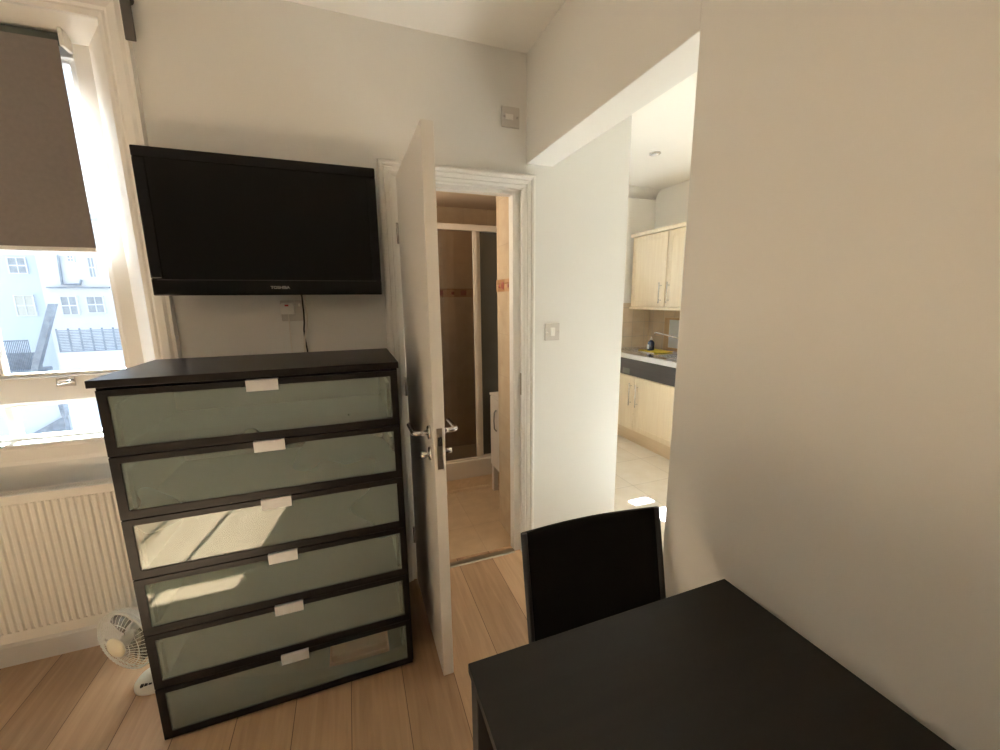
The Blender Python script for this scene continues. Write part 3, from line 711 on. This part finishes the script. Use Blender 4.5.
MB().lathe([(.026, .0005), (.026, .02), (.016, .03), (.015, .13), (.018, .15), (.01, .16)], (3.13, 2.95, .912), (0,0,1), 18).build('body', 'chrome', tp)
MB().tube([(3.13, 2.95, 1.03), (3.08, 3.05, 1.045), (3.03, 3.24, 1.075), (3.005, 3.375, 1.095), (3.0, 3.39, 1.09), (2.999, 3.395, 1.072)], .0095, 10).build('spout', 'chrome', tp)
MB().tube([(3.13, 2.95, 1.07), (3.09, 2.90, 1.10)], .007, 8).build('lever', 'chrome', tp)
bo = thing('washing_up_bottle', (2.88, 3.30, .913), 'dark blue bottle with white label standing by the sink', 'bottle')
MB().lathe([(.028, .0085), (.030, .012), (.030, .085), (.026, .1), (.012, .112), (.011, .118)], (2.88, 3.30, .912), (0,0,1), 20, 1.25, .85).build('body', 'bottle', bo)
MB().lathe([(.012, .118), (.012, .13), (.006, .142), (.005, .15)], (2.88, 3.30, .912), (0,0,1), 14).build('cap', 'white_pl', bo)
MB().box(2.842, 2.8448, 3.285, 3.315, .94, .985).build('label_patch', 'labelw', bo)
w = MB(); n = 12; vs = []
for side in (0, .006):
    for i in range(n+1):
        for j in range(n+1):
            x = 2.80+.20*i/n+.01*math.sin(j*.9); y = 3.12+.26*j/n+.012*math.sin(i*.8)
            vs.append((x, y, .9165+side+.002*(1+math.sin(i*1.3+j*.9))*(1 if side else 0)))
W = n+1; fs = []
for i in range(n):
    for j in range(n):
        a = i*W+j; fs += [(a, a+1, a+W+1, a+W), (a+W*W, a+W+W*W, a+W+1+W*W, a+1+W*W)]
for k in range(n):
    for a, b in ((k, k+1), (n*W+k+1, n*W+k), ((k+1)*W, k*W), (k*W+n, (k+1)*W+n)): fs.append((a, b, b+W*W, a+W*W))
w.add(vs, fs, True); tag(w.build('cleaning_cloth', 'yellow'), 'yellow cleaning cloth spread on the sink drainer', 'cloth')
bd_ = thing('framed_panel', (3.16, 3.2, .913), 'wooden framed white panel leaning on tiles behind the tap', 'panel')
w = MB(); a0, a1, z0, z1 = 3.02, 3.44, .9125, 1.245
for yy0, yy1, zz0, zz1 in ((a1-.065, a1, z0, z1), (a0, a0+.065, z0, z1), (a0+.065, a1-.065, z1-.02, z1), (a0+.065, a1-.065, z0, z0+.02)): w.box(3.166, 3.186, yy0, yy1, zz0, zz1)
w.build('frame', 'boardwood', bd_, bevel=.002)
MB().box(3.172, 3.180, a0+.065, a1-.065, z0+.02, z1-.02).build('panel_sheet', 'boardwhite', bd_)
WF = 2.872
wc = thing('wall_cabinet', (3.03, 3.1, 1.35), 'birch kitchen wall cabinet with two doors above the worktop', 'cabinet')
w = MB(); w.box(WF+.019, XK-.0085, 2.62, 3.645, 1.362, 2.075); w.build('carcass', 'birch', wc)
cab_door(wc, WF, 2.625, 3.134, 1.366, 2.072, 3.085, 1.40, 1.60)
cab_door(wc, WF, 3.142, 3.640, 1.366, 2.072, 3.190, 1.40, 1.60)
MB().prism([(WF-.022, 2.076), (WF-.006, 2.076), (WF+.03, 2.076), (WF+.03, 2.108), (WF-.03, 2.108), (WF-.028, 2.095)], 'y', 2.60, 3.655).build('cornice', 'birch', wc)
MB().box(WF-.014, WF+.02, 2.61, 3.65, 1.335, 1.3615).build('pelmet', 'birch', wc, bevel=.003)
dl = thing('downlight', (2.37, 2.80, ZC), 'small round recessed downlight in the kitchen ceiling', 'downlight')
MB().lathe([(.040, -.006), (.045, -.003), (.045, .0025)], (2.37, 2.80, ZC), (0,0,1), 28).build('bezel', 'chrome', dl)
MB().lathe([(.0, -.0075), (.03, -.0072), (.03, -.006)], (2.37, 2.80, ZC), (0,0,1), 24).build('lens', 'lamp', dl)
# kitchen window bars; unseen opening added so sun reaches the floor
kw = thing('window_2', (1.7, YK+.05, 1.05), 'added unseen narrow window in the kitchen end wall', 'window', kind='structure')
w = MB(); w.box(KW[0], KW[1], YK+.03, YK+.07, 1.05, 1.066); w.box(KW[0], KW[1], YK+.03, YK+.07, 1.145, 1.185); w.box(KW[0], KW[0]+.012, YK+.03, YK+.07, 1.066, 2.25); w.box(KW[1]-.012, KW[1], YK+.03, YK+.07, 1.066, 2.25)
w.box(KW[0]+.012, KW[1]-.012, YK+.03, YK+.07, 2.23, 2.25)
w.build('window_frame', 'wframe', kw)
MB().box(KW[0]+.012, KW[1]-.012, YK+.048, YK+.052, 1.066, 2.23).build('pane', 'glass', kw)

for wi, KQ, lb in ((3, KH, 'added unseen tall window lighting the kitchen'), (4, KB, 'added unseen small high-level window lighting the kitchen')):  # both unseen, added to bring more sun into the kitchen
    kw = thing('window_%d' % wi, ((KQ[0]+KQ[1])/2, YK+.05, KQ[2]), lb, 'window', kind='structure')
    w = MB(); t = .03
    w.box(KQ[0], KQ[1], YK+.03, YK+.07, KQ[2], KQ[2]+t); w.box(KQ[0], KQ[1], YK+.03, YK+.07, KQ[3]-t, KQ[3]); w.box(KQ[0], KQ[0]+t, YK+.03, YK+.07, KQ[2]+t, KQ[3]-t); w.box(KQ[1]-t, KQ[1], YK+.03, YK+.07, KQ[2]+t, KQ[3]-t)
    w.build('window_frame', 'wframe', kw)
    MB().box(KQ[0]+t, KQ[1]-t, YK+.048, YK+.052, KQ[2]+t, KQ[3]-t).build('pane', 'glass', kw)
bl2 = thing('added_bathroom_light', (-.3, 2.5, 1.80), 'round white light added on the unseen left bathroom wall', 'added light')  # unseen lamp, added to brighten the bathroom
MB().lathe([(.11, .0005), (.115, .01), (.11, .02)], (-.3, 2.5, 1.80), (1,0,0), 28).build('rim', 'white_pl', bl2)
MB().lathe([(.105, .0205), (.10, .05), (.075, .075), (.04, .085), (.0, .087)], (-.3, 2.5, 1.80), (1,0,0), 28).build('diffuser', 'glow', bl2)

# ------------------------------------------------------------------ outside: houses across the back gardens
def P36(x, z, k=3): return x*k, CAM_H+(z-CAM_H)*k
def ext_window(par, x0, x1, z0, z1, y, mat='ext_glass', bars=(1, 1)):
    o = MB(); t = .07
    o.box(x0-t, x1+t, y-.05, y+.1, z0-t, z0); o.box(x0-t, x1+t, y-.05, y+.1, z1, z1+t); o.box(x0-t, x0, y-.05, y+.1, z0, z1); o.box(x1, x1+t, y-.05, y+.1, z0, z1)
    zm = (z0+z1)/2; o.box(x0, x1, y-.04, y+.05, zm-.04, zm+.04)
    for k in range(1, bars[0]+1): xx = x0+(x1-x0)*k/(bars[0]+1); o.box(xx-.025, xx+.025, y-.03, y+.05, z0, z1)
    f = o.build('window', 'ext_white', par); MB().box(x0, x1, y, y+.04, z0, z1).build('pane', mat, f)
h1 = thing('house', (-22, 36, -9), 'pale blue rendered house across the yard, left of the white one', 'house')
MB().box(-30, -18.7, 36, 44, -9, 7.2).build('wall', 'ext_blue', h1)
MB().box(-30.3, -18.7, 35.7, 44, 7.2, 7.6).build('roof', 'ext_grey', h1)
for (x0, z1), (x1, z0) in (((-6.729, 2.432), (-6.462, 2.124)), ((-6.755, 1.635), (-6.466, 1.221))):
    a, b = P36(x0, z0); c, d = P36(x1, z1); ext_window(h1, a, c, b, d, 35.95, 'ext_green' if z1 < 2 else 'ext_glass')
h2 = thing('house', (-14, 35, -9), 'white rendered house across the yard with drainpipe and ledge', 'house')
MB().box(-18.45, -8.5, 35.2, 44, -9, 6.8).build('wall', 'ext_white', h2)
MB().box(-18.6, -8.3, 35.0, 44, 6.8, 7.2).build('roof', 'ext_grey', h2)
for (x0, z1), (x1, z0) in (((-6.0, 1.609), (-5.74, 1.227)), ((-5.547, 1.605), (-5.27, 1.262)), ((-5.397, 2.465), (-5.30, 2.051)), ((-5.736, 2.5), (-5.65, 2.394))):
    a, b = P36(x0, z0, 2.93); c, d = P36(x1, z1, 2.93); ext_window(h2, a, c, b, d, 35.1)
a, b = P36(-6.184, 1.80, 2.93); c, d = P36(-5.1, 1.83, 2.93)
MB().box(a, c, 34.95, 35.19, b, d).build('ledge', 'ext_grey', h2)
pp = [P36(x, z, 2.92) for x, z in ((-5.90, 2.75), (-5.939, 1.885), (-5.63, 1.885), (-5.594, 1.99))]
MB().tube([(x, 35.08, z) for x, z in pp], .07, 8).build('drainpipe', 'ext_grey', h2)
# roof terrace screen, block below it, flue, far balcony, slate roof
def P(x, z, k): return x*k, CAM_H+(z-CAM_H)*k
x0, z0 = P(-6.21, .37, 2.3); x1, z1 = P(-5.0, .88, 2.3); yk = 12*2.3
ts = thing('terrace_screen', ((x0+x1)/2, yk, z0), 'grey slatted screen around a roof terrace outside', 'screen')
o = MB(); n = 14
for k in range(n): zz = z0+(z1-z0)*k/n; o.box(x0, x1, yk, yk+.03, zz, zz+(z1-z0)/n*.72)
o.build('slats', 'ext_grey', ts)
o = MB()
for k in range(7): xx = x0+(x1-x0)*k/6; o.box(xx-.03, xx+.03, yk+.031, yk+.09, z0, z1+.06)
o.build('posts', 'ext_dark', ts)
bk = MB().box(x0-.05, x1+1.4, yk-.12, yk+4, -9, z0-.001).build('terrace_block', 'ext_white')
tag(bk, 'white rendered block carrying the roof terrace', 'building')
x0, z0 = P(-6.75, -.25, 2.4); x1, z1 = P(-6.19, 1.46, 2.4); yk = 12*2.4
o = MB(); o.prism([(x0-.30, z0), (x0+.0, z0), (x1+.14, z1), (x1-.14, z1)], 'y', yk, yk+.3)
tag(o.build('flue', 'ext_grey'), 'tall leaning grey flue in front of the pale blue house', 'flue')
x0, z0 = P(-7.3, .0, 2.5); x1, z1 = P(-6.72, .68, 2.5); yk = 30
fb = thing('balcony', ((x0+x1)/2, yk, z0), 'dark railed balcony at the foot of the pale blue house', 'balcony')
o = MB(); o.box(x0, x1, yk, yk+1.5, z0-.2, z0); o.build('deck', 'ext_grey', fb)
o = MB(); o.box(x0, x1, yk, yk+.05, z1-.06, z1)
for k in range(20): xx = x0+(x1-x0)*k/19; o.box(xx-.012, xx+.012, yk+.01, yk+.04, z0, z1-.06)
o.build('railing', 'ext_dark', fb)
o = MB(); o.box(x0, x1, yk+.7, yk+.75, z0, z0+(z1-z0)*.55); o.build('screen_panel', 'ext_grey', fb)
x0, z0 = P(-7.6, -1.2, 2.35); x1, z1 = P(-6.3, .36, 2.35)
# lower pale blue wing seen through the bottom pane with slate roof
lw = thing('outbuilding', (-12, 20, -9), 'low pale blue outbuilding with a slatted slate roof edge', 'outbuilding')
MB().box(-14.4, -10.45, 20, 23, -9, 1.449+(-.03-1.449)*2.5).build('wall', 'ext_blue', lw)
k = 2.49; a = [P(x, z, k*8/12*1.0) for x, z in ((-4.756*1.5, 1.449+(-.548-1.449)*1.5), (-4.218*1.5, 1.449+(-.245-1.449)*1.5), (-4.219*1.5, 1.449+(-.554-1.449)*1.5))]
o = MB(); o.prism(a, 'y', 19.7, 19.95); o.build('roof', 'ext_dark', lw)
a = [P(x*1.5, 1.449+(z-1.449)*1.5, k*8/12) for x, z in ((-4.255, .03), (-4.18, .02), (-4.2, -.25), (-4.24, -.25))]
o = MB(); o.prism(a, 'y', 19.7, 19.95); o.build('chimney', 'ext_dark', lw)
struct(MB().box(-60, 60, 8, 90, -9.2, -9).build('ground', 'yard'), 'pale yard far below the window', 'ground')

# ------------------------------------------------------------------ light
wd = bpy.data.worlds.new('World'); SC.world = wd; wd.use_nodes = True
nt = wd.node_tree; bg = nt.nodes['Background']
tc = nt.nodes.new('ShaderNodeTexCoord'); sx = nt.nodes.new('ShaderNodeSeparateXYZ'); rp = nt.nodes.new('ShaderNodeValToRGB')
nt.links.new(tc.outputs['Generated'], sx.inputs[0]); nt.links.new(sx.outputs['Z'], rp.inputs['Fac'])
rp.color_ramp.elements[0].color = (.95, .98, 1, 1); rp.color_ramp.elements[1].color = (.50, .70, 1, 1); rp.color_ramp.elements[1].position = .8
nt.links.new(rp.outputs['Color'], bg.inputs['Color']); bg.inputs['Strength'].default_value = 1.55
sd = Vector((.155, -1, -1/1.44)).normalized()
L = bpy.data.lights.new('sun', 'SUN'); L.energy = 135; L.angle = math.radians(.53); L.color = (.845, .97, 1.06)
lo = bpy.data.objects.new('sun', L); COL.objects.link(lo); lo.rotation_euler = sd.to_track_quat('-Z', 'Y').to_euler(); lo.location = (-3, 12, 10)
def portal(name, x0, x1, z0, z1, y):
    a = bpy.data.lights.new(name, 'AREA'); a.shape = 'RECTANGLE'; a.size = x1-x0; a.size_y = z1-z0
    o = bpy.data.objects.new(name, a); COL.objects.link(o); o.location = ((x0+x1)/2, y, (z0+z1)/2); o.rotation_euler = (-PI/2, 0, 0)
    a.cycles.is_portal = True
portal('window_daylight', FX0, FX1, FZ0, FZ1, 2.15)
portal('added_slot_portal', KW[0], KW[1], 1.05, 2.25, YK+.10)  # sky portal for the added slot window
portal('added_small_portal', KB[0], KB[1], KB[2], KB[3], YK+.10)  # sky portal for the small added window
portal('added_high_portal', KH[0], KH[1], KH[2], KH[3], YK+.10)  # sky portal for the tall added window

# ------------------------------------------------------------------ camera
cy, sy, cp, sp_ = math.cos(YAW), math.sin(YAW), math.cos(PITCH), math.sin(PITCH)
fw = Vector((sy*cp, cy*cp, -sp_)); rt = Vector((cy, -sy, 0)); up = rt.cross(fw)
r2 = rt*math.cos(ROLL)+up*math.sin(ROLL); u2 = -rt*math.sin(ROLL)+up*math.cos(ROLL)
cam = bpy.data.cameras.new('camera'); co = bpy.data.objects.new('camera', cam); COL.objects.link(co)
cam.sensor_width = 36; cam.lens = 36*F_PX/1000; cam.clip_start = .02; cam.clip_end = 300
mt = Matrix((r2, u2, -fw)).transposed().to_4x4(); mt.translation = (0, 0, CAM_H); co.matrix_world = mt
SC.camera = co
vs_ = SC.view_settings; SC.display_settings.display_device = 'sRGB'
vs_.view_transform = 'Standard'; vs_.look = 'None'; vs_.exposure = .52; vs_.gamma = 1; vs_.use_curve_mapping = False
SC.cycles.max_bounces = 14; SC.cycles.diffuse_bounces = 8; SC.cycles.glossy_bounces = 6; SC.cycles.transparent_max_bounces = 16
SC.cycles.sample_clamp_indirect = 12; SC.cycles.caustics_reflective = False; SC.cycles.caustics_refractive = False
SC.cycles.use_denoising = True
